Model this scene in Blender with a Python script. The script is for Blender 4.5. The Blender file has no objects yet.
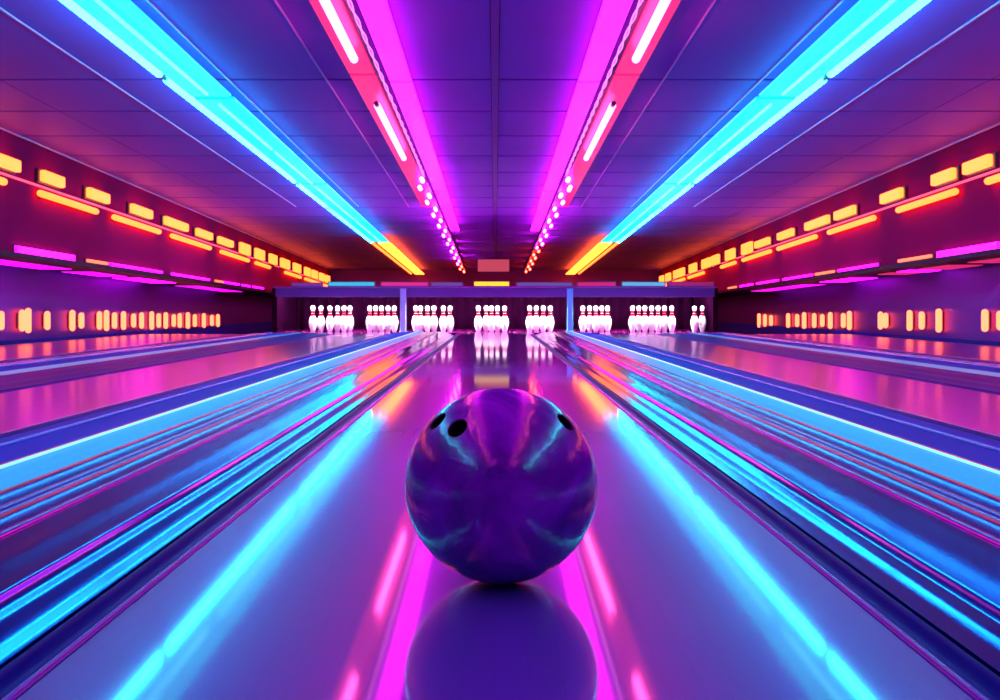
import bpy, bmesh, math, random
from mathutils import Vector, Matrix
random.seed(7)
C = bpy.context.scene.collection
PI = math.pi

# ------------------------------------------------------------------ materials
def mat(name, color, rough=0.4, metal=0.0, coat=0.0, coat_rough=0.05, spec=0.5, ior=1.5):
    m = bpy.data.materials.new(name); m.use_nodes = True
    b = m.node_tree.nodes['Principled BSDF']
    b.inputs['Base Color'].default_value = (*color, 1)
    b.inputs['Roughness'].default_value = rough
    b.inputs['Metallic'].default_value = metal
    b.inputs['Coat Weight'].default_value = coat
    b.inputs['Coat Roughness'].default_value = coat_rough
    b.inputs['Specular IOR Level'].default_value = spec
    b.inputs['IOR'].default_value = ior
    return m

def vary(m, scale=(1, 1, 1), amount=0.3, detail=3.0, rough_amount=0.0, bump=0.0):
    """surface variation of the thing's own colour, in object space"""
    nt = m.node_tree; b = nt.nodes['Principled BSDF']
    tc = nt.nodes.new('ShaderNodeTexCoord'); mp = nt.nodes.new('ShaderNodeMapping')
    mp.inputs['Scale'].default_value = scale
    nz = nt.nodes.new('ShaderNodeTexNoise'); nz.inputs['Scale'].default_value = 1.0
    nz.inputs['Detail'].default_value = detail
    nt.links.new(tc.outputs['Object'], mp.inputs['Vector']); nt.links.new(mp.outputs['Vector'], nz.inputs['Vector'])
    col = b.inputs['Base Color'].default_value[:]
    rp = nt.nodes.new('ShaderNodeValToRGB')
    rp.color_ramp.elements[0].position = 0.3; rp.color_ramp.elements[1].position = 0.7
    rp.color_ramp.elements[0].color = (*[c * (1 - amount) for c in col[:3]], 1)
    rp.color_ramp.elements[1].color = (*[min(1, c * (1 + amount)) for c in col[:3]], 1)
    nt.links.new(nz.outputs['Fac'], rp.inputs['Fac']); nt.links.new(rp.outputs['Color'], b.inputs['Base Color'])
    if bump:
        bp = nt.nodes.new('ShaderNodeBump'); bp.inputs['Strength'].default_value = bump; bp.inputs['Distance'].default_value = 0.002
        nt.links.new(nz.outputs['Fac'], bp.inputs['Height']); nt.links.new(bp.outputs['Normal'], b.inputs['Normal'])
    return m

def glow(name, color, strength=1.0):
    m = bpy.data.materials.new(name); m.use_nodes = True
    b = m.node_tree.nodes['Principled BSDF']
    b.inputs['Base Color'].default_value = (0.05, 0.05, 0.05, 1)
    b.inputs['Roughness'].default_value = 0.3; b.inputs['Specular IOR Level'].default_value = 0.1
    b.inputs['Emission Color'].default_value = (*color, 1)
    b.inputs['Emission Strength'].default_value = strength
    return m

def lane_material(name, tint, rough=0.055, wide=0.30):
    """lacquered narrow boards running down the lane"""
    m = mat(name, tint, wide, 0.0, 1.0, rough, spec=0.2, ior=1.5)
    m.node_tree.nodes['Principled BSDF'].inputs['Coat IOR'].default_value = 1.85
    nt = m.node_tree; b = nt.nodes['Principled BSDF']
    tc = nt.nodes.new('ShaderNodeTexCoord'); sp = nt.nodes.new('ShaderNodeSeparateXYZ')
    nt.links.new(tc.outputs['Object'], sp.inputs[0])
    mu = nt.nodes.new('ShaderNodeMath'); mu.operation = 'MULTIPLY'; mu.inputs[1].default_value = 1 / 0.028
    nt.links.new(sp.outputs['X'], mu.inputs[0])
    fl = nt.nodes.new('ShaderNodeMath'); fl.operation = 'FLOOR'; nt.links.new(mu.outputs[0], fl.inputs[0])
    wn = nt.nodes.new('ShaderNodeTexWhiteNoise'); wn.noise_dimensions = '1D'; nt.links.new(fl.outputs[0], wn.inputs['W'])
    rp = nt.nodes.new('ShaderNodeValToRGB')
    rp.color_ramp.elements[0].color = (*[c * 0.95 for c in tint], 1)
    rp.color_ramp.elements[1].color = (*[min(1, c * 1.05) for c in tint], 1)
    nt.links.new(wn.outputs['Value'], rp.inputs['Fac'])
    fr = nt.nodes.new('ShaderNodeMath'); fr.operation = 'FRACT'; nt.links.new(mu.outputs[0], fr.inputs[0])
    gt = nt.nodes.new('ShaderNodeMath'); gt.operation = 'LESS_THAN'; gt.inputs[1].default_value = 0.04; nt.links.new(fr.outputs[0], gt.inputs[0])
    mx = nt.nodes.new('ShaderNodeMix'); mx.data_type = 'RGBA'
    nt.links.new(gt.outputs[0], mx.inputs['Factor']); nt.links.new(rp.outputs['Color'], mx.inputs['A'])
    mx.inputs['B'].default_value = (*[c * 0.85 for c in tint], 1)
    nt.links.new(mx.outputs['Result'], b.inputs['Base Color'])
    return m

def ball_material():
    m = mat('marbled purple ball', (0.06, 0.0, 0.25), 0.2, 0, 0.25, 0.04, spec=0.5, ior=1.5)
    nt = m.node_tree; b = nt.nodes['Principled BSDF']
    tc = nt.nodes.new('ShaderNodeTexCoord')
    n1 = nt.nodes.new('ShaderNodeTexNoise'); n1.inputs['Scale'].default_value = 9; n1.inputs['Detail'].default_value = 5; n1.inputs['Distortion'].default_value = 2.2
    nt.links.new(tc.outputs['Object'], n1.inputs['Vector'])
    rp = nt.nodes.new('ShaderNodeValToRGB'); e = rp.color_ramp.elements
    e[0].position = 0.34; e[0].color = (0.07, 0.0, 0.22, 1)
    e[1].position = 0.55; e[1].color = (0.15, 0.0, 0.38, 1)
    k = e.new(0.66); k.color = (0.24, 0.003, 0.52, 1)
    k = e.new(0.74); k.color = (0.34, 0.10, 0.78, 1)
    bp = nt.nodes.new('ShaderNodeBump'); bp.inputs['Strength'].default_value = .22; bp.inputs['Distance'].default_value = .004
    n2 = nt.nodes.new('ShaderNodeTexNoise'); n2.inputs['Scale'].default_value = 26; n2.inputs['Detail'].default_value = 2; n2.inputs['Distortion'].default_value = 1.5
    nt.links.new(tc.outputs['Object'], n2.inputs['Vector']); nt.links.new(n2.outputs['Fac'], bp.inputs['Height'])
    nt.links.new(bp.outputs['Normal'], b.inputs['Normal']); nt.links.new(bp.outputs['Normal'], b.inputs['Coat Normal'])
    nt.links.new(n1.outputs['Fac'], rp.inputs['Fac']); nt.links.new(rp.outputs['Color'], b.inputs['Base Color'])
    return m

M = {}
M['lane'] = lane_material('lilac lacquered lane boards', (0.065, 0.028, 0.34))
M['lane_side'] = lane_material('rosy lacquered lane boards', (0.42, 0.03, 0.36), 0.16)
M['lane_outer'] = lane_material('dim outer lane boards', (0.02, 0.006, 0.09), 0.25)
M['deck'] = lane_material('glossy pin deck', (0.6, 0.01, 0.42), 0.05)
M['gutter'] = mat('dark indigo gutter plastic', (0.003, 0.012, 0.24), 0.3, spec=0.08)
M['bead'] = mat('violet gutter bead', (0.05, 0.02, 0.30), 0.2, spec=0.4)
M['ramp'] = vary(mat('deep blue gloss plastic', (0.035, 0.11, 0.47), 0.12, metal=1.0), (3, .4, 3), 0.25)
M['ridge'] = mat('dark purple gloss rail', (0.24, 0.022, 0.36), 0.17, metal=1.0)
M['outer_rail'] = mat('dim purple outer rail', (0.02, 0.004, 0.18), 0.35, spec=0.12)
M['blue'] = vary(mat('royal blue panel', (0.0, 0.05, 0.48), 0.5, spec=0.03), (2, .3, 2), 0.15)
M['aqua'] = mat('light blue bead', (0.02, 0.35, 0.75), 0.2, spec=0.8)
M['coral'] = mat('coral trim', (0.7, 0.06, 0.05), 0.25)
M['band'] = glow('cyan light strip', (0.0, 0.27, 0.74), 1.0)
M['thinband'] = glow('thin pale blue light strip', (0.06, 0.30, 0.85), 0.7)
M['floor'] = mat('dark glossy floor', (0.015, 0.008, 0.05), 0.2, spec=0.7)
M['ceil'] = vary(mat('painted ceiling panels', (0.24, 0.10, 0.64), 0.55, spec=0.4), (2, 2, 2), 0.05)
M['gap'] = mat('shadow gap', (0.02, 0.01, 0.05), 0.8)
M['ceil_trim'] = mat('pale ceiling rail', (0.75, 0.55, 0.85), 0.3)
M['beam'] = mat('dark violet beam', (0.2, 0.06, 0.42), 0.5)
M['fascia'] = vary(mat('plum wall paint', (0.28, 0.003, 0.09), 0.85, spec=0.05), (1, 1, 1), 0.1)
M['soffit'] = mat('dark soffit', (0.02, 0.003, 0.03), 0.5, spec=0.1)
M['recess'] = vary(mat('glossy indigo wall panel', (0.10, 0.012, 0.32), 0.42, metal=.9), (.4, .8, .4), 0.15)
M['masking'] = mat('indigo masking board', (0.06, 0.03, 0.22), 0.35)
M['pit'] = mat('dark maroon curtain', (0.010, 0.0006, 0.008), 0.9, spec=0.0)
M['post'] = mat('pale blue post', (0.10, 0.75, 0.95), 0.3)
M['postgrey'] = mat('grey blue post', (0.30, 0.55, 0.75), 0.3)
M['pin'] = mat('white pin', (0.88, 0.86, 0.84), 0.25, spec=0.5)
M['stripe'] = mat('red pin stripe', (0.14, 0.0, 0.004), 0.6, spec=0.0)
M['ball'] = ball_material()
M['hole'] = mat('dark hole lining', (0.004, 0.002, 0.012), 0.5, spec=0.2)
M['housing'] = mat('dark fixture housing', (0.05, 0.05, 0.09), 0.4)
M['coupling'] = mat('greenish tube coupling', (0.25, 0.40, 0.30), 0.3, metal=0.6)
M['cyan_tube'] = glow('cyan tube', (0.3, 14.0, 22.0), 1.5)
M['cyan_diff'] = glow('cyan diffuser', (0.0, 1.05, 1.9), 1.0)
M['pink_tube'] = glow('warm white pink tube', (20.0, 1.1, 5.5), 0.9)
M['pink_diff'] = glow('magenta diffuser', (2.4, 0.02, 2.1), 1.9)
M['tube_halo'] = glow('rosy tube halo', (.95, .018, .19), 1.0)
M['amber_end'] = glow('amber ceiling lens', (9.0, 0.95, 0.10), 1.15)
M['cyan_line'] = glow('slim cyan tube', (.28, 2.6, 3.4), 1.0)
M['edge'] = glow('pale cyan edge line', (.35, 1.0, 1.2), 1.0)
M['rope'] = glow('pale pink rope light', (2.6, 0.35, 1.9), 1.2)
M['bulb_pink'] = glow('pink bulb', (34, 0.55, 24), 2.4)
M['bulb_orange'] = glow('orange bulb', (30, .7, .4), 1.6)
M['orange_block'] = glow('amber lamp lens', (6.2, 0.62, 0.09), 1.15)
M['orange_tube'] = glow('orange tube', (7, 0.66, 0.08), 1.0)
M['orange_rope'] = glow('salmon rope light', (1.6, 0.12, 0.3), 1.0)
M['magenta'] = glow('magenta strip', (2.2, 0.005, 1.8), 2.4)
M['magenta_dim'] = glow('soft magenta reflection', (0.8, 0.003, 0.75), 1.6)
M['ember'] = glow('ember strip', (2.6, 0.35, 0.15), 1.0)
M['red_dim'] = glow('soft red reflection', (0.7, 0.02, 0.13), 1.0)
M['teal'] = glow('teal lamp', (0.02, 0.6, 0.9), 1.2)
M['peach'] = glow('peach capsule', (7.5, 0.66, 0.26), 1.0)

# ------------------------------------------------------------------ mesh helpers
class MB:
    def __init__(s): s.v = []; s.f = []; s.m = []
    def box(s, x0, x1, y0, y1, z0, z1, mi=0, dz1=0.0):
        """dz1: how much the y1 end sits higher than the y0 end"""
        n = len(s.v)
        for x, y, z in ((x0,y0,z0),(x1,y0,z0),(x1,y1,z0+dz1),(x0,y1,z0+dz1),(x0,y0,z1),(x1,y0,z1),(x1,y1,z1+dz1),(x0,y1,z1+dz1)):
            s.v.append((x, y, z))
        for q in ((0,3,2,1),(4,5,6,7),(0,1,5,4),(1,2,6,5),(2,3,7,6),(3,0,4,7)):
            s.f.append([n + k for k in q]); s.m.append(mi)
        return s
    def tube(s, a, b, r, seg=12, mi=0, caps=True, r2=None):
        a = Vector(a); b = Vector(b); d = (b - a).normalized()
        u = d.orthogonal().normalized(); w = d.cross(u); n = len(s.v); r2 = r if r2 is None else r2
        for p, rr in ((a, r), (b, r2)):
            for k in range(seg):
                t = 2 * PI * k / seg; s.v.append(tuple(p + u * rr * math.cos(t) + w * rr * math.sin(t)))
        for k in range(seg):
            s.f.append([n + k, n + (k + 1) % seg, n + seg + (k + 1) % seg, n + seg + k]); s.m.append(mi)
        if caps:
            s.f.append([n + k for k in range(seg)][::-1]); s.m.append(mi)
            s.f.append([n + seg + k for k in range(seg)]); s.m.append(mi)
        return s
    def capsule(s, a, b, r, seg=12, rings=4, mi=0):
        a = Vector(a); b = Vector(b); d = (b - a).normalized(); L = (b - a).length
        u = d.orthogonal().normalized(); w = d.cross(u); n = len(s.v)
        st = [(-r * math.cos(PI/2*i/rings), r * math.sin(PI/2*i/rings)) for i in range(rings + 1)]
        st += [(L + r * math.sin(PI/2*i/rings), r * math.cos(PI/2*i/rings)) for i in range(rings + 1)]
        for h, rr in st:
            rr = max(rr, 1e-4)
            for k in range(seg):
                t = 2*PI*k/seg; s.v.append(tuple(a + d*h + u*rr*math.cos(t) + w*rr*math.sin(t)))
        for i in range(len(st) - 1):
            for k in range(seg):
                s.f.append([n+i*seg+k, n+i*seg+(k+1)%seg, n+(i+1)*seg+(k+1)%seg, n+(i+1)*seg+k]); s.m.append(mi)
        s.f.append([n+k for k in range(seg)][::-1]); s.m.append(mi)
        e = n + (len(st)-1)*seg; s.f.append([e+k for k in range(seg)]); s.m.append(mi)
        return s
    def lathe(s, prof, cx=0, cy=0, seg=20, mi=0):
        n = len(s.v)
        for r, z in prof:
            for k in range(seg):
                t = 2*PI*k/seg; s.v.append((cx + r*math.cos(t), cy + r*math.sin(t), z))
        for i in range(len(prof) - 1):
            for k in range(seg):
                s.f.append([n+i*seg+k, n+i*seg+(k+1)%seg, n+(i+1)*seg+(k+1)%seg, n+(i+1)*seg+k]); s.m.append(mi)
        s.f.append([n+k for k in range(seg)][::-1]); s.m.append(mi)
        e = n + (len(prof)-1)*seg; s.f.append([e+k for k in range(seg)]); s.m.append(mi)
        return s
    def profile(s, pts, ys, sx=1, zfun=None, bottom=None, mi=0):
        """open cross-section pts [(x,z)] swept along y; bottom closes it into a solid"""
        n = len(s.v); P = list(pts); nt = len(P)
        if bottom is not None: P = P + [(pts[-1][0], bottom), (pts[0][0], bottom)]
        c = len(P)
        for y in ys:
            for i, (x, z) in enumerate(P):
                dz = zfun(x, y) if (zfun and i < nt) else 0
                s.v.append((sx * x, y, z + dz))
        for j in range(len(ys) - 1):
            for i in range(c if bottom is not None else c - 1):
                k = (i + 1) % c
                q = [n+j*c+i, n+j*c+k, n+(j+1)*c+k, n+(j+1)*c+i]
                s.f.append(q if sx < 0 else q[::-1]); s.m.append(mi)
        if bottom is not None:
            s.f.append([n+i for i in range(c)]); s.m.append(mi)
            s.f.append([n+(len(ys)-1)*c+i for i in range(c)][::-1]); s.m.append(mi)
        return s
    def build(s, name, mats, parent=None, smooth=False, bevel=0.0):
        me = bpy.data.meshes.new(name); me.from_pydata(s.v, [], s.f)
        for m in (mats if isinstance(mats, (list, tuple)) else [mats]): me.materials.append(m)
        for p, i in zip(me.polygons, s.m): p.material_index = i
        bm = bmesh.new(); bm.from_mesh(me); bmesh.ops.recalc_face_normals(bm, faces=bm.faces); bm.to_mesh(me); bm.free()
        if smooth:
            for p in me.polygons: p.use_smooth = True
            me.set_sharp_from_angle(angle=math.radians(smooth if smooth is not True else 40))
        me.update()
        o = bpy.data.objects.new(name, me); C.objects.link(o)
        if parent is not None:
            o.parent = parent; o.location = -Vector(parent.location)
        if bevel:
            b = o.modifiers.new('bevel', 'BEVEL'); b.width = bevel; b.segments = 2; b.limit_method = 'ANGLE'
        return o

def tag(o, label, cat, group=None, kind=None):
    o['label'] = label; o['category'] = cat
    if group: o['group'] = group
    if kind: o['kind'] = kind
    return o
def thing(name, loc, label, cat, group=None):
    o = bpy.data.objects.new(name, None); C.objects.link(o); o.location = loc
    o.empty_display_size = 0.05
    return tag(o, label, cat, group)
def struct(o, label=None, cat=None):
    o['kind'] = 'structure'
    if label: o['label'] = label; o['category'] = cat
    return o

ORD = ['first','second','third','fourth','fifth','sixth','seventh','eighth','ninth','tenth','eleventh','twelfth','thirteenth',
       'fourteenth','fifteenth','sixteenth','seventeenth','eighteenth','nineteenth','twentieth','twenty-first','twenty-second','twenty-third','twenty-fourth']
SIDE = {-1: 'left', 1: 'right'}

# ------------------------------------------------------------------ dimensions (metres)
S = 0.034                       # the ceiling falls towards the pins
def zc(y): return 1.78 - S * y  # ceiling surface
def zl(y): return 1.68 - S * y  # the plane the lamps hang in
YN, YF = -1.6, 21.0
Y_DECK, Y_MASK = 11.0, 12.0

# ------------------------------------------------------------------ the setting
struct(MB().box(-5, 5, YN - .2, YF + .3, -.30, -.10).build('floor', M['floor']), 'dark glossy floor slab under the lanes', 'floor')

# ceiling: panels with open shadow gaps
gaps = [5.65 + .78 * k for k in range(-9, 20)]
ys = [YN] + [g for g in gaps if YN + .2 < g < YF - .2 and not (1.5 < g < 5.5)] + [YF]
b = MB()
for y0, y1 in zip(ys[:-1], ys[1:]):
    for x0, x1 in ((-3.5, -2.8), (-2.8, -.02), (.02, 2.8), (2.8, 3.5)):
        b.box(x0 + .004, x1 - .004, y0 + .018, y1 - .018, zc(y0 + .018), zc(y0 + .018) + .03, 0, -S * (y1 - y0 - .036))
b.box(-4.1, 4.1, YN, YF, zc(YN) + .03, zc(YN) + .08, 1, -S * (YF - YN))
struct(b.build('ceiling', [M['ceil'], M['gap']]), 'violet panelled ceiling sloping down towards the pins', 'ceiling')
n = 1
for x, w, h, m in ((0, .020, .006, 'beam'), (-1.5, .005, .008, 'ceil_trim'), (1.5, .005, .008, 'ceil_trim'), (-2.19, .005, .008, 'ceil_trim'), (2.19, .005, .008, 'ceil_trim'),
             (-.47, .004, .008, 'ceil_trim'), (.47, .004, .008, 'ceil_trim'), (-.95, .004, .008, 'ceil_trim'), (.95, .004, .008, 'ceil_trim'),
             (-3.42, .006, .01, 'ceil_trim'), (3.42, .006, .01, 'ceil_trim')):
    yy = 11 if m == 'ceil_trim' and abs(x) < 3 else YF
    struct(MB().box(x - w, x + w, YN, yy, zc(YN) - h, zc(YN) - .0005, 0, -S * (yy - YN)).build('trim_%d' % n, M[m])); n += 1

def zf(y): return .800 - .0192 * y     # lower lip of the upper wall
for sx in (-1, 1):
    b = MB()
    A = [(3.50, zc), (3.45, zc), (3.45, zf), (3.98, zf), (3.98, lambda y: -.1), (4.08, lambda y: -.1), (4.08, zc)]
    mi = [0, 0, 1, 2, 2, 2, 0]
    N = len(A)
    for y in (YN, YF):
        for x, zz in A: b.v.append((sx * x, y, zz(y)))
    for i in range(N):
        k = (i + 1) % N
        b.f.append([i, k, N + k, N + i]); b.m.append(mi[i] if i != 0 else 0)
    b.f.append(list(range(N))); b.m.append(0)
    b.f.append(list(range(N, 2 * N))); b.m.append(0)
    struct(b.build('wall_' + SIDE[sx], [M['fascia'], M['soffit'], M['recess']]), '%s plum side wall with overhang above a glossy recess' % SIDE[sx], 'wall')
    struct(MB().box(sx*3.435 - .02, sx*3.435 + .02, YN, YF, zf(YN) - .005, zf(YN) + .03, 0, -.0192 * (YF - YN)).build('trim_%d' % n, M['soffit'])); n += 1
    struct(MB().box(sx*3.965 - .014, sx*3.965 + .014, YN, YF, -.10, .03).build('baseboard_' + SIDE[sx], M['gutter']))
struct(MB().box(-4.1, 4.1, YF, YF + .1, -.1, 1.2).build('wall_back', vary(mat('violet end wall', (.22, .05, .45), .7, spec=.2), (1, 1, 1), .1)), 'violet end wall far behind the pins', 'wall')

# ------------------------------------------------------------------ lanes, gutters, dividers
def lane(x0, x1, label, m='lane', grp='bowling lanes'):
    cx = (x0 + x1) / 2
    t = MB().box(x0, x1, YN, Y_DECK, -.05, 0).build('bowling_lane', M[m], bevel=.002)
    return tag(t, label, 'lane', grp)
lane(-.377, .377, 'lilac glossy lane the purple ball rests on')
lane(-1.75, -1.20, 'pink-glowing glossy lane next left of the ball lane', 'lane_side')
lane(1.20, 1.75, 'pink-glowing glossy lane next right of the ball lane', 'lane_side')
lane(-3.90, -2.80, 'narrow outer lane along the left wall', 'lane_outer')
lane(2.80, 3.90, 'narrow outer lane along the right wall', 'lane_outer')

def gutter(xa, xb, sx, label):
    w = xb - xa; pts = [(xa + .001, -.002)]
    for k in range(13):
        t = PI * k / 12
        pts.append((xa + w / 2 - (w / 2 - .004) * math.cos(t), -.006 - .020 * math.sin(t)))
    pts.append((xb - .001, -.002))
    o = MB().profile(pts, [YN, 2, 5, 8, Y_DECK], sx, None, -.05).build('lane_gutter', M['gutter'], smooth=True)
    cx = (xa + xb) / 2
    MB().tube((sx*cx, YN + .02, -.0195), (sx*cx, Y_DECK - .02, -.0195), .0085, 10).build('center_bead', M['bead'], o, smooth=True)
    return tag(o, label, 'gutter', 'lane gutters')
for sx in (-1, 1):
    sd = SIDE[sx]
    gutter(.378, .424, sx, 'dark grooved gutter along the %s edge of the ball lane' % sd)
    gutter(1.155, 1.199, sx, 'gutter on the ball-lane side of the next lane to the %s' % sd)
    gutter(1.751, 1.800, sx, 'gutter on the wall side of the next lane to the %s' % sd)
    gutter(2.751, 2.799, sx, 'gutter on the near edge of the outermost lane at %s' % sd)

ysw = [YN + (Y_DECK - YN) * (k / 150.0) ** 1.35 for k in range(151)]
def divider(sx, label):
    root = thing('lane_divider', (sx * .79, 0, -.05), label, 'lane divider', 'light-striped lane dividers')
    # undulating glossy ramp
    ph = .6 if sx < 0 else 2.4
    x0, x1 = .426, .600
    xs = [x0 + (x1 - x0) * k / 72 for k in range(73)]
    K = [(.426, 9.5), (.433, 3), (.444, 3.5), (.452, 12), (.460, 17), (.468, 15), (.474, 5), (.482, 4), (.489, 18), (.497, 29), (.503, 6.3), (.56, 5.8), (.60, 4.8)]
    if sx > 0:
        K = [(.426, 2.5), (.446, 3), (.455, 9.5), (.464, 10), (.470, 4), (.484, 3.5), (.490, 18), (.498, 29), (.504, 6.3), (.56, 5.8), (.60, 4.8)]
    def slope(x):
        for (a, p), (c, q) in zip(K[:-1], K[1:]):
            if a <= x <= c:
                u = (x - a) / (c - a); u = u * u * (3 - 2 * u); return math.radians(p + (q - p) * u)
        return math.radians(2.5)
    z = .000; pts = [(x0, z)]
    for a, c in zip(xs[:-1], xs[1:]):
        z += math.tan(slope((a + c) / 2)) * (c - a); pts.append((c, z))
    zt = z
    def wave(x, y):
        u = (x - x0) / (x1 - x0); env = min(1, u * 6, (1 - u) * 6)
        tilt = .040 * math.sin(.9 * y + 2 * ph) + .022 * math.sin(2.3 * y + ph)
        return env * (.00022 * math.sin(2*PI*x/.055 + ph + .6*math.sin(.55*y + ph)) * (1 + .5*math.sin(1.1*y + 2*ph))) + tilt * max(0, min(x, .5) - x0) * (1 if x < .5 else max(0, (.6 - x) / .1))
    MB().profile(pts, ysw, sx, wave, -.05).build('ramp_panel', M['ramp'], root, smooth=60)
    # ridged rail
    pts = [(.602, zt - .004)]
    def bead(a, c, base, h, nn=10):
        return [(a + (c - a) * k / nn, base + h * math.sin(PI * k / nn)) for k in range(nn + 1)]
    pts += bead(.606, .622, zt, .003) + bead(.626, .680, zt - .002, .008, 14) + bead(.684, .706, zt - .002, .004) + bead(.710, .770, zt - .004, .009)
    MB().profile(pts, [YN, 1, 3, 6, Y_DECK], sx, None, -.05).build('ridged_rail', M['ridge'], root, smooth=50)
    # cyan light strip and its trims
    zs = zt - .004
    MB().profile([(.774, zs), (.790, zs + .006), (.812, zs + .012), (.830, zs + .017)], [YN, 3, 6, Y_DECK], sx, None, -.05).build('light_strip', M['band'], root)
    MB().tube((sx*.826, YN, zs + .0185), (sx*.826, Y_DECK, zs + .0185), .003, 8).build('edge_tube', M['edge'], root, smooth=True)['label'] = 'pale cyan edge line'
    MB().tube((sx*.836, YN, zs + .016), (sx*.836, Y_DECK, zs + .016), .0045, 10).build('coral_trim', M['coral'], root, smooth=True)['label'] = 'thin coral trim'
    zb = zs + .013
    MB().profile([(.841, zb)] + [(.841 + .16 * k / 8, zb - .012 * k / 8) for k in range(1, 9)] + [(1.06, zb - .020), (1.11, zb - .026), (1.153, .0)], [YN, 3, 6, Y_DECK], sx, None, -.05).build('side_panel', M['blue'], root, smooth=True)
    MB().tube((sx*1.010, YN, zb - .011), (sx*1.010, Y_DECK, zb - .011), .005, 10).build('blue_bead', M['aqua'], root, smooth=True)['label'] = 'light blue bead'
    # pale nose cap at the pin end
    MB().box(sx*.79 - .362, sx*.79 + .362, Y_DECK + .001, Y_DECK + .02, -.05, .018).build('end_cap', M['ridge'], root, bevel=.003)
    return root
divider(-1, 'blue undulating lane divider with cyan strip, left of the ball')
divider(1, 'blue undulating lane divider with cyan strip, right of the ball')

def outer_divider(sx, label):
    root = thing('lane_divider', (sx * 2.27, 0, -.05), label, 'lane divider', 'outer lane dividers')
    def bead(a, c, base, h, nn=8):
        return [(a + (c - a) * k / nn, base + h * math.sin(PI * k / nn)) for k in range(nn + 1)]
    p = [(1.805, 0)] + bead(1.83, 1.93, .002, .012) + bead(1.95, 2.06, .004, .012) + [(2.11, .012)]
    MB().profile(p, [YN, 3, 6, Y_DECK], sx, None, -.05).build('ridged_rail', M['outer_rail'], root, smooth=50)
    MB().profile([(2.112, .012), (2.16, .022)], [YN, 3, 6, Y_DECK], sx, None, -.05).build('light_strip', M['thinband'], root)
    p = [(2.162, .018), (2.30, .012), (2.44, .008)]
    MB().profile(p, [YN, 3, 6, Y_DECK], sx, None, -.05).build('side_panel', M['blue'], root, smooth=50)
    p = bead(2.445, 2.53, .010, .010)
    MB().profile(p, [YN, 3, 6, Y_DECK], sx, None, -.05).build('blue_bead', M['aqua'], root, smooth=50)
    p = [(2.535, .008)] + bead(2.56, 2.68, .004, .010) + [(2.748, .0)]
    MB().profile(p, [YN, 3, 6, Y_DECK], sx, None, -.05).build('outer_rail', M['outer_rail'], root, smooth=50)
    return root
outer_divider(-1, 'dark ribbed divider between the two lanes nearest the left wall')
outer_divider(1, 'dark ribbed divider between the two lanes nearest the right wall')

# ------------------------------------------------------------------ pin end
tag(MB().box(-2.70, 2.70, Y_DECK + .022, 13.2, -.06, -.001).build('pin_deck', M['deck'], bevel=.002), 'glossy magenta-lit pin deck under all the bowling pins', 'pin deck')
mk = thing('masking_unit', (0, Y_MASK, 0), 'indigo masking unit spanning above the row of pins', 'masking unit')
MB().box(-2.62, 2.62, Y_MASK - .08, Y_MASK, .417, .522).build('front_board', M['masking'], mk, bevel=.006)
MB().box(-2.64, 2.64, Y_MASK - .09, Y_MASK + .30, .524, .540).build('top_ledge', M['beam'], mk, bevel=.004)
for sx in (-1, 1):
    MB().box(sx*2.64 - .03, sx*2.64 + .03, Y_MASK - .02, 13.2, 0, .523).build('side_board', M['pit'], mk, bevel=.004)
MB().box(-2.605, 2.605, Y_MASK + .002, 13.2, .501, .522).build('roof_board', M['pit'], mk)
b = MB(); nn = 160
pts = [(-2.6 + 5.2 * k / nn, 13.12 + .03 * math.sin(k * 1.3)) for k in range(nn + 1)]
for x, y in pts: b.v += [(x, y, .0), (x, y, .500)]
for k in range(nn): b.f.append([2*k, 2*k+2, 2*k+3, 2*k+1]); b.m.append(0)
cu = b.build('back_curtain', M['pit'], mk, smooth=80)
so = cu.modifiers.new('thick', 'SOLIDIFY'); so.thickness = .008
cu['label'] = 'dark maroon curtain behind the pins'

for x, m, lab in ((-1.09, 'postgrey', 'grey-blue post under the masking unit, left of centre'), (.89, 'post', 'bright pale blue post under the masking unit, right of centre')):
    p = thing('support_post', (x, Y_MASK - .13, 0), lab, 'post', 'posts in front of the pin deck')
    MB().box(x - .034, x + .034, Y_MASK - .16, Y_MASK - .10, .012, .505).build('shaft', M[m], p, bevel=.008)
    MB().box(x - .046, x + .046, Y_MASK - .17, Y_MASK - .095, 0, .012).build('base', M[m], p, bevel=.003)
    MB().box(x - .04, x + .04, Y_MASK - .165, Y_MASK - .092, .505, .516).build('cap', M[m], p, bevel=.003)

def panel(name, x0, x1, z0, z1, y, color, strength, label, cat='screen', group=None, writing=None):
    m = glow(name + ' face', color, strength)
    t = thing(name, ((x0 + x1)/2, y, z0), label, cat, group)
    MB().box(x0, x1, y, y + .05, z0, z1).build('case', M['housing'], t, bevel=.004)
    MB().box(x0 + .012, x1 - .012, y - .006, y - .0005, z0 + .008, z1 - .008).build('screen', m, t)
    return t
ZT = .541
panel('display_panel', -2.44, -2.06, ZT, ZT + .05, Y_MASK - .05, (.16, .02, .28), 1, 'dim violet display, end of the ledge at left', group='displays on the masking unit')
panel('display_panel', -2.00, -1.43, ZT, ZT + .060, Y_MASK - .05, (.03, .48, .72), 1, 'bright cyan display left of the grey-blue post', group='displays on the masking unit')
panel('display_panel', -1.37, -.79, ZT, ZT + .058, Y_MASK - .05, (.72, .015, .25), 1, 'hot pink display directly above the grey-blue post', group='displays on the masking unit')
panel('display_panel', -.77, -.38, ZT, ZT + .054, Y_MASK - .05, (.09, .06, .30), 1, 'dull slate blue display between pink and yellow displays', group='displays on the masking unit')
panel('display_panel', -.26, .18, ZT, ZT + .066, Y_MASK - .05, (1.4, .80, .0), 1, 'bright yellow display above the centre pins', group='displays on the masking unit')
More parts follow.
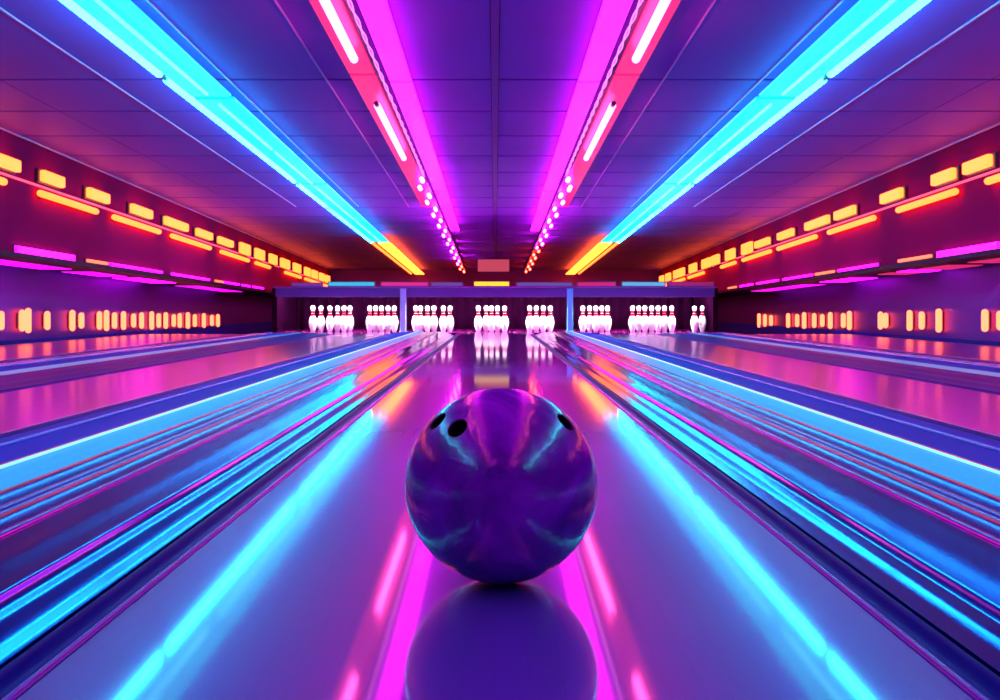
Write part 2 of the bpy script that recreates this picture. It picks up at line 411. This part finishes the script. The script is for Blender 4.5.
panel('display_panel', .25, .93, ZT, ZT + .054, Y_MASK - .05, (.10, .07, .32), 1, 'dull slate blue display between yellow and red displays', group='displays on the masking unit')
panel('display_panel', .98, 1.45, ZT, ZT + .058, Y_MASK - .05, (.62, .008, .14), 1, 'crimson display right of the bright pale blue post', group='displays on the masking unit')
panel('display_panel', 1.51, 2.04, ZT, ZT + .060, Y_MASK - .05, (.10, .42, .72), 1, 'pale cyan display right of the crimson display', group='displays on the masking unit')
panel('display_panel', 2.06, 2.62, ZT, ZT + .060, Y_MASK - .05, (.30, .006, .12), 1, 'dim wine red display, end of the ledge at right', group='displays on the masking unit')
hp = thing('hanging_screen', (-.02, 16.7, .90), 'dull salmon screen hanging above the yellow display', 'screen')
MB().box(-.30, .25, 16.70, 16.75, .87, 1.10).build('case', M['housing'], hp, bevel=.004)
MB().box(-.285, .235, 16.69, 16.699, .885, 1.085).build('screen', glow('salmon screen', (.55, .06, .10), 1), hp)
for x in (-.2, .15):
    MB().tube((x, 16.725, 1.10), (x, 16.725, zc(16.725)), .006, 8).build('hanger', M['housing'], hp, smooth=True)

# pins: 38 cm club shape scaled to the deck
PH = .312
prof = [(.026,0),(.030,.006),(.0345,.04),(.043,.11),(.052,.21),(.0575,.29),(.0585,.34),(.0565,.40),(.049,.49),(.037,.58),(.0275,.65),(.0235,.71),(.0225,.745),(.0245,.80),(.029,.86),(.0315,.905),(.0305,.94),(.025,.972),(.015,.992),(.004,1.0)]
prof = [(r * .86, z * PH) for r, z in prof]
def interp(z):
    for (r0, a), (r1, c) in zip(prof[:-1], prof[1:]):
        if a <= z <= c: return r0 + (r1 - r0) * (z - a) / (c - a)
pin0 = MB().lathe(prof, seg=24).build('bowling_pin', M['pin'], smooth=True)
def band(z0, z1):
    zz = [z0 + (z1 - z0) * k / 4 for k in range(5)]
    p = [(interp(zz[0]) - .002, zz[0])] + [(interp(z) + .0008, z) for z in zz] + [(interp(zz[-1]) - .002, zz[-1])]
    return MB().lathe(p, seg=24)
st = [band(.60*PH, .70*PH).build('neck_stripe', M['stripe'], pin0, smooth=True), band(.712*PH, .80*PH).build('neck_stripe', M['stripe'], pin0, smooth=True)]
racks = [
    ('set of six at far left, under the cyan display', [313, 321, 330, 337.5, 344, 350]),
    ('set of five just left of the grey-blue post', [369.8, 375.6, 381.6, 388, 394.3]),
    ('set of six just right of the grey-blue post', [415.7, 420.6, 427.4, 434, 443.3, 450]),
    ('set of five at the head of the ball lane', [478.3, 486.2, 491.6, 497.4, 504.7]),
    ('set of four just left of the bright blue post', [529.7, 536.2, 543.2, 550.2]),
    ('set of five just right of the bright blue post', [582.8, 589.6, 595.8, 601.8, 607.5]),
    ('set of seven under the pale cyan display', [632.5, 638.8, 644.8, 651.6, 658, 664.4, 671.8]),
    ('pair standing apart at far right', [694.5, 702.3]),
]
first = True
for lab, xs in racks:
    for i, px in enumerate(xs):
        y = 12.15 + (.1 if i % 2 else 0)
        loc = ((px - 495) / 1000 * y, y, 0.0)
        if first:
            o = pin0; o.location = loc; first = False
        else:
            o = pin0.copy(); C.objects.link(o); o.location = loc
            for s_ in st:
                c = s_.copy(); C.objects.link(c); c.parent = o
        w = ['left end pin', 'right end pin'][i] if len(xs) == 2 else ('leftmost pin' if i == 0 else 'rightmost pin' if i == len(xs) - 1 else ORD[i] + ' pin')
        tag(o, w + ' of ' + lab.replace('set of ', 'white '), 'bowling pin', 'bowling pins on the deck')

# the deck lamp that lights the pins: a batten behind the masking board
dl = thing('pin_deck_lamp', (0, Y_MASK + .05, .464), 'white tube lamp behind the masking board, lighting the pins', 'lamp')
MB().box(-2.5, 2.5, Y_MASK + .02, Y_MASK + .10, .484, .500).build('housing', M['housing'], dl)
MB().tube((-2.5, Y_MASK + .06, .464), (2.5, Y_MASK + .06, .464), .018, 12).build('tube', glow('white deck tube', (1.0, .90, .96), 330), dl, smooth=True)

# ------------------------------------------------------------------ ceiling neon
def P(x, y, dz=0): return (x, y, zl(y) + dz)
def cyan_run(sx):
    sd = SIDE[sx]
    t = thing('neon_ceiling_light', P(sx*1.66, 5, .08), 'cyan neon ceiling light running along the %s half of the ceiling' % sd, 'ceiling light', 'cyan neon ceiling lights')
    X = sx * 1.73
    segs = [(YN + .1, 1.55), (1.60, 5.15), (5.27, 8.62), (8.80, 10.25), (10.40, 12.1), (12.25, 13.95)]
    for a, c in segs:
        MB().capsule(P(X, a), P(X, c), .019, 12).build('tube', M['cyan_tube'], t, smooth=True)
    for a, c in zip(segs[:-1], segs[1:]):
        ya, yb = a[1] + .02, c[0] - .02
        o = MB().tube(P(X, ya), P(X, yb), .012, 10).build('coupling', M['coupling'], t, smooth=True)
        if c[0] > 5.2 and c[0] < 5.6: o['label'] = 'greenish coupling between two tubes'
    for a, c in ((YN + .1, 5.6), (5.66, 8.7), (8.76, 13.95)):
        x0, x1 = sorted((sx*1.475, sx*1.700))
        MB().box(x0, x1, a, c, zl(a) - .008, zl(a) + .008, 0, -S*(c - a)).build('diffuser', M['cyan_diff'], t, bevel=.006)
    x0, x1 = sorted((sx*1.655, sx*1.675))
    MB().box(x0, x1, YN + .1, 13.95, zl(YN+.1) + .035, zl(YN+.1) + .05, 0, -S*(13.85 - YN)).build('mounting_rail', M['housing'], t)
    y = 1.6
    while y < 14:
        MB().tube(P(sx*1.665, y, .05), P(sx*1.665, y, .0995), .006, 8).build('hanger', M['housing'], t, smooth=True)
        x0, x1 = sorted((sx*1.55, sx*1.735))
        MB().box(x0, x1, y - .01, y + .01, zl(y) + .021, zl(y) + .034).build('bracket', M['housing'], t)
        y += 2.03
    for a, c in ((YN + .1, 3.4), (3.5, 5.5), (5.75, 7.1), (7.2, 8.65), (8.85, 11.2), (11.35, 13.9)):
        MB().capsule((sx*1.585, a, zl(a) - .018), (sx*1.585, c, zl(c) - .018), .009, 10).build('slim_tube', M['cyan_line'], t, smooth=True)
    # amber end section
    t = thing('amber_ceiling_light', P(sx*1.66, 17, .08), 'amber light at the pin end of the %s cyan neon run' % sd, 'ceiling light', 'amber ceiling lights')
    MB().capsule(P(X, 14.1), P(X, 20.6), .02, 12).build('tube', M['orange_tube'], t, smooth=True)
    y = 14.15
    while y < 20.4:
        x0, x1 = sorted((sx*1.47, sx*1.66))
        MB().box(x0, x1, y, y + .40, zl(y) - .012, zl(y) + .012, 0, -S*.4).build('lens', M['amber_end'], t, bevel=.006)
        y += .52
    x0, x1 = sorted((sx*1.655, sx*1.675))
    MB().box(x0, x1, 14.05, 20.6, zl(14.05) + .035, zl(14.05) + .0995, 0, -S*6.55).build('mounting_rail', M['housing'], t)
cyan_run(-1); cyan_run(1)

def pink_run(sx):
    sd = SIDE[sx]
    t = thing('neon_ceiling_light', P(sx*.58, 5, .08), 'pink neon ceiling light just %s of the central ceiling beam' % sd, 'ceiling light', 'pink neon ceiling lights')
    X = sx * .688
    for a, c in ((YN + .1, 1.9), (2.5, 4.88), (5.85, 7.55)):
        MB().capsule(P(X, a), P(X, c), .021, 12).build('tube', M['pink_tube'], t, smooth=True)
        MB().tube(P(X, a - .06), P(X, a - .015), .014, 10).build('end_socket', M['housing'], t, smooth=True)
    x0, x1 = sorted((sx*.445, sx*.560))
    for a, c in ((YN + .1, 5.3), (5.34, 9.2), (9.24, 12.6)):
        MB().box(x0, x1, a, c, zl(a) + .002, zl(a) + .016, 0, -S*(c - a)).build('diffuser', M['pink_diff'], t, bevel=.005)
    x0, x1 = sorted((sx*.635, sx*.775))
    for a, c in ((YN + .1, 5.3), (5.34, 10.6)):  # emissive sheet added as the red halo around the pink tubes
        MB().box(x0, x1, a, c, zl(a) + .040, zl(a) + .052, 0, -S*(c - a)).build('halo_panel', M['tube_halo'], t, bevel=.004)
    # twisted rope light
    b = MB(); y = YN + .1
    while y < 8.2:
        for ph in (0, PI):
            r = .006
            a = (sx*.588 + r*math.cos(y*14 + ph), y, zl(y) - .004 + r*math.sin(y*14 + ph))
            c = (sx*.588 + r*math.cos((y+.06)*14 + ph), y + .06, zl(y+.06) - .004 + r*math.sin((y+.06)*14 + ph))
            b.tube(a, c, .003, 6)
        y += .06
    b.build('rope_light', M['rope'], t, smooth=True)
    x0, x1 = sorted((sx*.600, sx*.625))
    MB().box(x0, x1, YN + .1, 20.2, zl(YN+.1) + .035, zl(YN+.1) + .0995, 0, -S*(20.1 - YN)).build('mounting_rail', M['housing'], t)
    y = 8.5; k = 0
    while y < 20:
        x = sx * (.60 + (.05 if k % 2 else 0)) * 1.04
        m = 'bulb_orange' if y > (15.0 if sx > 0 else 18.4) else 'bulb_pink'
        L = .10 + .10 * random.random()
        MB().capsule(P(x, y), P(x, y + L), .020, 10, 3).build('bulb', M[m], t, smooth=True)
        y += .46 + .012 * k; k += 1
pink_run(-1); pink_run(1)

# ------------------------------------------------------------------ side wall lights
def wz(z0, s, y): return z0 - s * y
for sx in (-1, 1):
    sd = SIDE[sx]
    # amber blocks
    blocks = [(1.9, .5), (3.2, .5), (4.4, .55), (5.6, .55), (6.75, .40), (7.5, .38), (8.35, .45), (9.35, .55), (10.3, .75), (11.4, .6), (12.3, .65), (13.35, .5), (14.2, .5), (15.1, .45), (15.9, .6), (16.9, .55), (17.9, .45), (18.6, .5), (19.4, .45), (20.1, .4)]
    for i, (y, L) in enumerate(blocks):
        if sx > 0: y += .12 * math.sin(i * 2.1)
        zb = wz(1.545, S, y)
        h = .055 if i < 11 else .085
        t = thing('amber_wall_lamp', (sx*3.449, y, zb), 'amber block lamp, %s from the pin end of the %s wall' % (ORD[len(blocks) - 1 - i], sd), 'wall lamp', 'amber block lamps on the %s wall' % sd)
        x0, x1 = sorted((sx*3.449, sx*3.425))
        MB().box(x0, x1, y, y + L, zb - h, zb + h, 0, -S*L).build('housing', M['housing'], t, bevel=.005)
        x0, x1 = sorted((sx*3.424, sx*3.375))
        MB().box(x0, x1, y + .015, y + L - .015, zb - h + .012, zb + h - .012, 0, -S*(L - .03)).build('lens', M['orange_block'], t, bevel=.012)
    # rope between the blocks
    z0 = wz(1.475, S, YN)
    b = MB()
    b.tube((sx*3.437, 1.0, wz(1.470, S, 1.0)), (sx*3.437, 20.6, wz(1.470, S, 20.6)), .010, 8)
    tag(b.build('rope_light', M['orange_rope'], smooth=True), 'salmon rope light under the amber block lamps, %s wall' % sd, 'rope light', 'salmon rope lights')
    # orange tubes
    tubes = [(1.4, 3.0), (3.2, 4.9), (5.1, 6.95), (7.45, 8.55), (8.9, 10.15), (10.5, 11.95), (12.4, 13.8), (14.2, 15.1), (16.2, 17.5), (17.9, 20.2)]
    for i, (a, c) in enumerate(tubes):
        if sx > 0: a += .1 * math.sin(i * 1.7); c += .1 * math.sin(i * 1.7)
        za, ze = wz(1.405, S, a), wz(1.405, S, c)
        t = thing('orange_tube_light', (sx*3.449, a, za), 'orange tube light below the amber blocks, %s from the pin end, %s wall' % (ORD[len(tubes) - 1 - i], sd), 'tube light', 'orange tube lights on the %s wall' % sd)
        MB().capsule((sx*3.40, a + .03, za), (sx*3.40, c - .03, ze), .026, 12).build('tube', M['orange_tube'], t, smooth=True)
        for y in (a + .12, c - .12):
            x0, x1 = sorted((sx*3.449, sx*3.415))
            MB().box(x0, x1, y - .02, y + .02, wz(1.405, S, y) - .015, wz(1.405, S, y) + .015).build('bracket', M['housing'], t)
    # magenta strips on the lower lip
    strips = ([(3.0, 6.3, 'teal'), (7.15, 8.15, 'magenta'), (8.4, 8.85, 'ember'), (8.9, 10.3, 'magenta'), (10.6, 12.0, 'magenta'), (12.25, 12.6, 'ember'), (12.65, 13.4, 'magenta'), (13.55, 14.0, 'magenta'), (14.15, 14.8, 'magenta')]
              if sx < 0 else [(4.5, 5.9, 'magenta'), (6.0, 6.75, 'magenta'), (6.8, 7.75, 'magenta'), (7.85, 8.5, 'ember'), (8.95, 10.0, 'magenta'), (10.1, 10.7, 'ember'), (10.8, 11.9, 'magenta'), (12.1, 13.1, 'magenta'), (13.3, 14.0, 'magenta'), (14.2, 14.7, 'ember')])
    nm = {'magenta': 'magenta', 'ember': 'ember orange', 'teal': 'teal'}
    for i, (a, c, m) in enumerate(strips):
        zz = .853 - .0192 * a
        h = .030 if (m == 'magenta' and a < 8.2) else .017
        t = thing('ledge_light', (sx*3.449, a, zz), '%s strip light on the lower lip of the %s wall, %s from pin end' % (nm[m], sd, ORD[len(strips) - 1 - i]), 'strip light', 'strip lights along the %s wall lip' % sd)
        x0, x1 = sorted((sx*3.449, sx*3.44)); MB().box(x0, x1, a, c, zz - h, zz + h, 0, -.0192*(c - a)).build('backing', M['housing'], t)
        x0, x1 = sorted((sx*3.4395, sx*3.415)); MB().box(x0, x1, a + .01, c - .01, zz - h + .004, zz + h - .004, 0, -.0192*(c - a - .02)).build('lens', M[m], t, bevel=.006)
    # glowing panels standing in for the strips' reflections in the recess wall
    soft = ([(9.0, 9.9, 'magenta_dim'), (10.2, 11.4, 'magenta'), (12.2, 14.4, 'magenta_dim'), (6.9, 8.6, 'magenta_dim')] if sx < 0 else
            [(7.0, 7.7, 'red_dim'), (8.0, 8.6, 'red_dim'), (8.75, 9.05, 'magenta'), (9.15, 9.5, 'red_dim'), (10.2, 11.2, 'magenta'), (11.8, 14.2, 'magenta_dim'), (5.2, 6.8, 'magenta_dim')])
    pl = {'magenta_dim': 'soft magenta', 'magenta': 'bright magenta', 'red_dim': 'soft red'}
    for i, (a, c, m) in enumerate(sorted(soft)):
        t = thing('reflection_panel', (sx*3.78, a, zf(a)), '%s reflection panel standing in for mirrored strips, %s overhang, %s from pin end' % (pl[m], sd, ORD[len(soft) - 1 - i]), 'reflection panel', 'stand-in strip reflections under the %s overhang' % sd)
        x0, x1 = sorted((sx*3.62, sx*3.92))
        MB().box(x0, x1, a, c, zf(a) - .006, zf(a) - .0005, 0, -.0192*(c - a)).build('frame', M['housing'], t)
        MB().box(x0 + .012, x1 - .012, a + .012, c - .012, zf(a) - .014, zf(a) - .0065, 0, -.0192*(c - a - .024)).build('lens', M[m], t)
    # peach capsules low on the recessed wall
    pxs = ([3, 24, 30, 49, 74, 83, 101, 108, 116, 125, 135, 143, 153, 160, 167, 175, 181, 189, 196, 205, 213, 219] if sx < 0 else
           [998, 983, 937, 920, 908, 884, 879, 848, 842, 829, 821, 813, 803, 796, 787, 770, 764, 758])
    for i, px in enumerate(pxs):
        y = 3930 / abs(px - 495)
        zb = .309 - .0145 * y
        L = .050 + .03 * ((i * 7) % 5) / 4
        t = thing('capsule_wall_lamp', (sx*3.979, y, zb), 'peach capsule lamp low on the %s recess, %s from the pin end' % (sd, ORD[len(pxs) - 1 - i]), 'wall lamp', 'peach capsule lamps along the %s recess' % sd)
        MB().capsule((sx*3.945, y, zb - L), (sx*3.945, y, zb + L), .026, 10).build('bulb', M['peach'], t, smooth=True)
        x0, x1 = sorted((sx*3.979, sx*3.972))
        MB().box(x0, x1, y - .02, y + .02, zb - L, zb + L).build('backplate', M['housing'], t)

# ------------------------------------------------------------------ the ball
R = .108; BC = Vector((.007, 1.125, R + .0003))
bm = bmesh.new(); bmesh.ops.create_uvsphere(bm, u_segments=128, v_segments=80, radius=R)
me = bpy.data.meshes.new('bowling_ball'); bm.to_mesh(me); bm.free()
ball = bpy.data.objects.new('bowling_ball', me); C.objects.link(ball)
holes = [((-.652, -.298, .697), .0125), ((-.438, -.606, .664), .0120), ((.652, -.315, .689), .0125)]
cut = []
for d, r in holes:
    d = Vector(d).normalized(); bm = bmesh.new()
    bmesh.ops.create_cone(bm, cap_ends=True, segments=40, radius1=r, radius2=r, depth=.08)
    bmesh.ops.rotate(bm, verts=bm.verts, matrix=d.to_track_quat('Z', 'Y').to_matrix())
    bmesh.ops.translate(bm, verts=bm.verts, vec=d * R)
    m_ = bpy.data.meshes.new('c'); bm.to_mesh(m_); bm.free()
    o = bpy.data.objects.new('c', m_); C.objects.link(o); cut.append(o)
    md = ball.modifiers.new('b', 'BOOLEAN'); md.object = o; md.operation = 'DIFFERENCE'; md.solver = 'EXACT'
bpy.context.view_layer.update()
ev = ball.evaluated_get(bpy.context.evaluated_depsgraph_get())
new = bpy.data.meshes.new_from_object(ev); ball.modifiers.clear(); ball.data = new
for o in cut: bpy.data.objects.remove(o)
new.materials.clear(); new.materials.append(M['ball'])
for p in new.polygons: p.use_smooth = True
new.set_sharp_from_angle(angle=math.radians(35))
ball.location = BC
tag(ball, 'glossy marbled purple bowling ball with dark finger holes on the lane', 'bowling ball')
for d, r in holes:
    d = Vector(d).normalized(); q = d.to_track_quat('Z', 'Y').to_matrix()
    b = MB(); n_ = 32; zt = math.sqrt(R*R - r*r)
    prof_ = [(r - .0002, zt - .0005), (r - .0002, R - .036), (r - .003, R - .039)]
    prof_i = [(r - .0014, zt - .0012), (r - .0016, R - .036), (.0005, R - .037)]
    b.lathe([(r - .003, R - .0392)] + prof_[::-1] + prof_i, seg=n_)
    b.v = [tuple(q @ Vector(v)) for v in b.v]
    o = b.build('finger_hole', M['hole'], None, smooth=True); o.parent = ball
    o['label'] = 'dark finger hole'

# ------------------------------------------------------------------ world, camera, view
w = bpy.data.worlds.new('World'); bpy.context.scene.world = w; w.use_nodes = True
w.node_tree.nodes['Background'].inputs[0].default_value = (.03, .01, .20, 1)
w.node_tree.nodes['Background'].inputs[1].default_value = .5
cd = bpy.data.cameras.new('camera'); cam = bpy.data.objects.new('camera', cd); C.objects.link(cam)
cd.sensor_width = 36; cd.lens = 36; cd.clip_start = .01
cd.shift_x = .005; cd.shift_y = -.044
cam.location = (0, 0, .309); cam.rotation_euler = (PI/2, 0, 0)
sc = bpy.context.scene; sc.camera = cam
sc.view_settings.view_transform = 'Standard'; sc.view_settings.look = 'None'
sc.view_settings.gamma = 1; sc.view_settings.exposure = 0; sc.view_settings.use_curve_mapping = False
sc.cycles.use_denoising = True
sc.cycles.max_bounces = 8
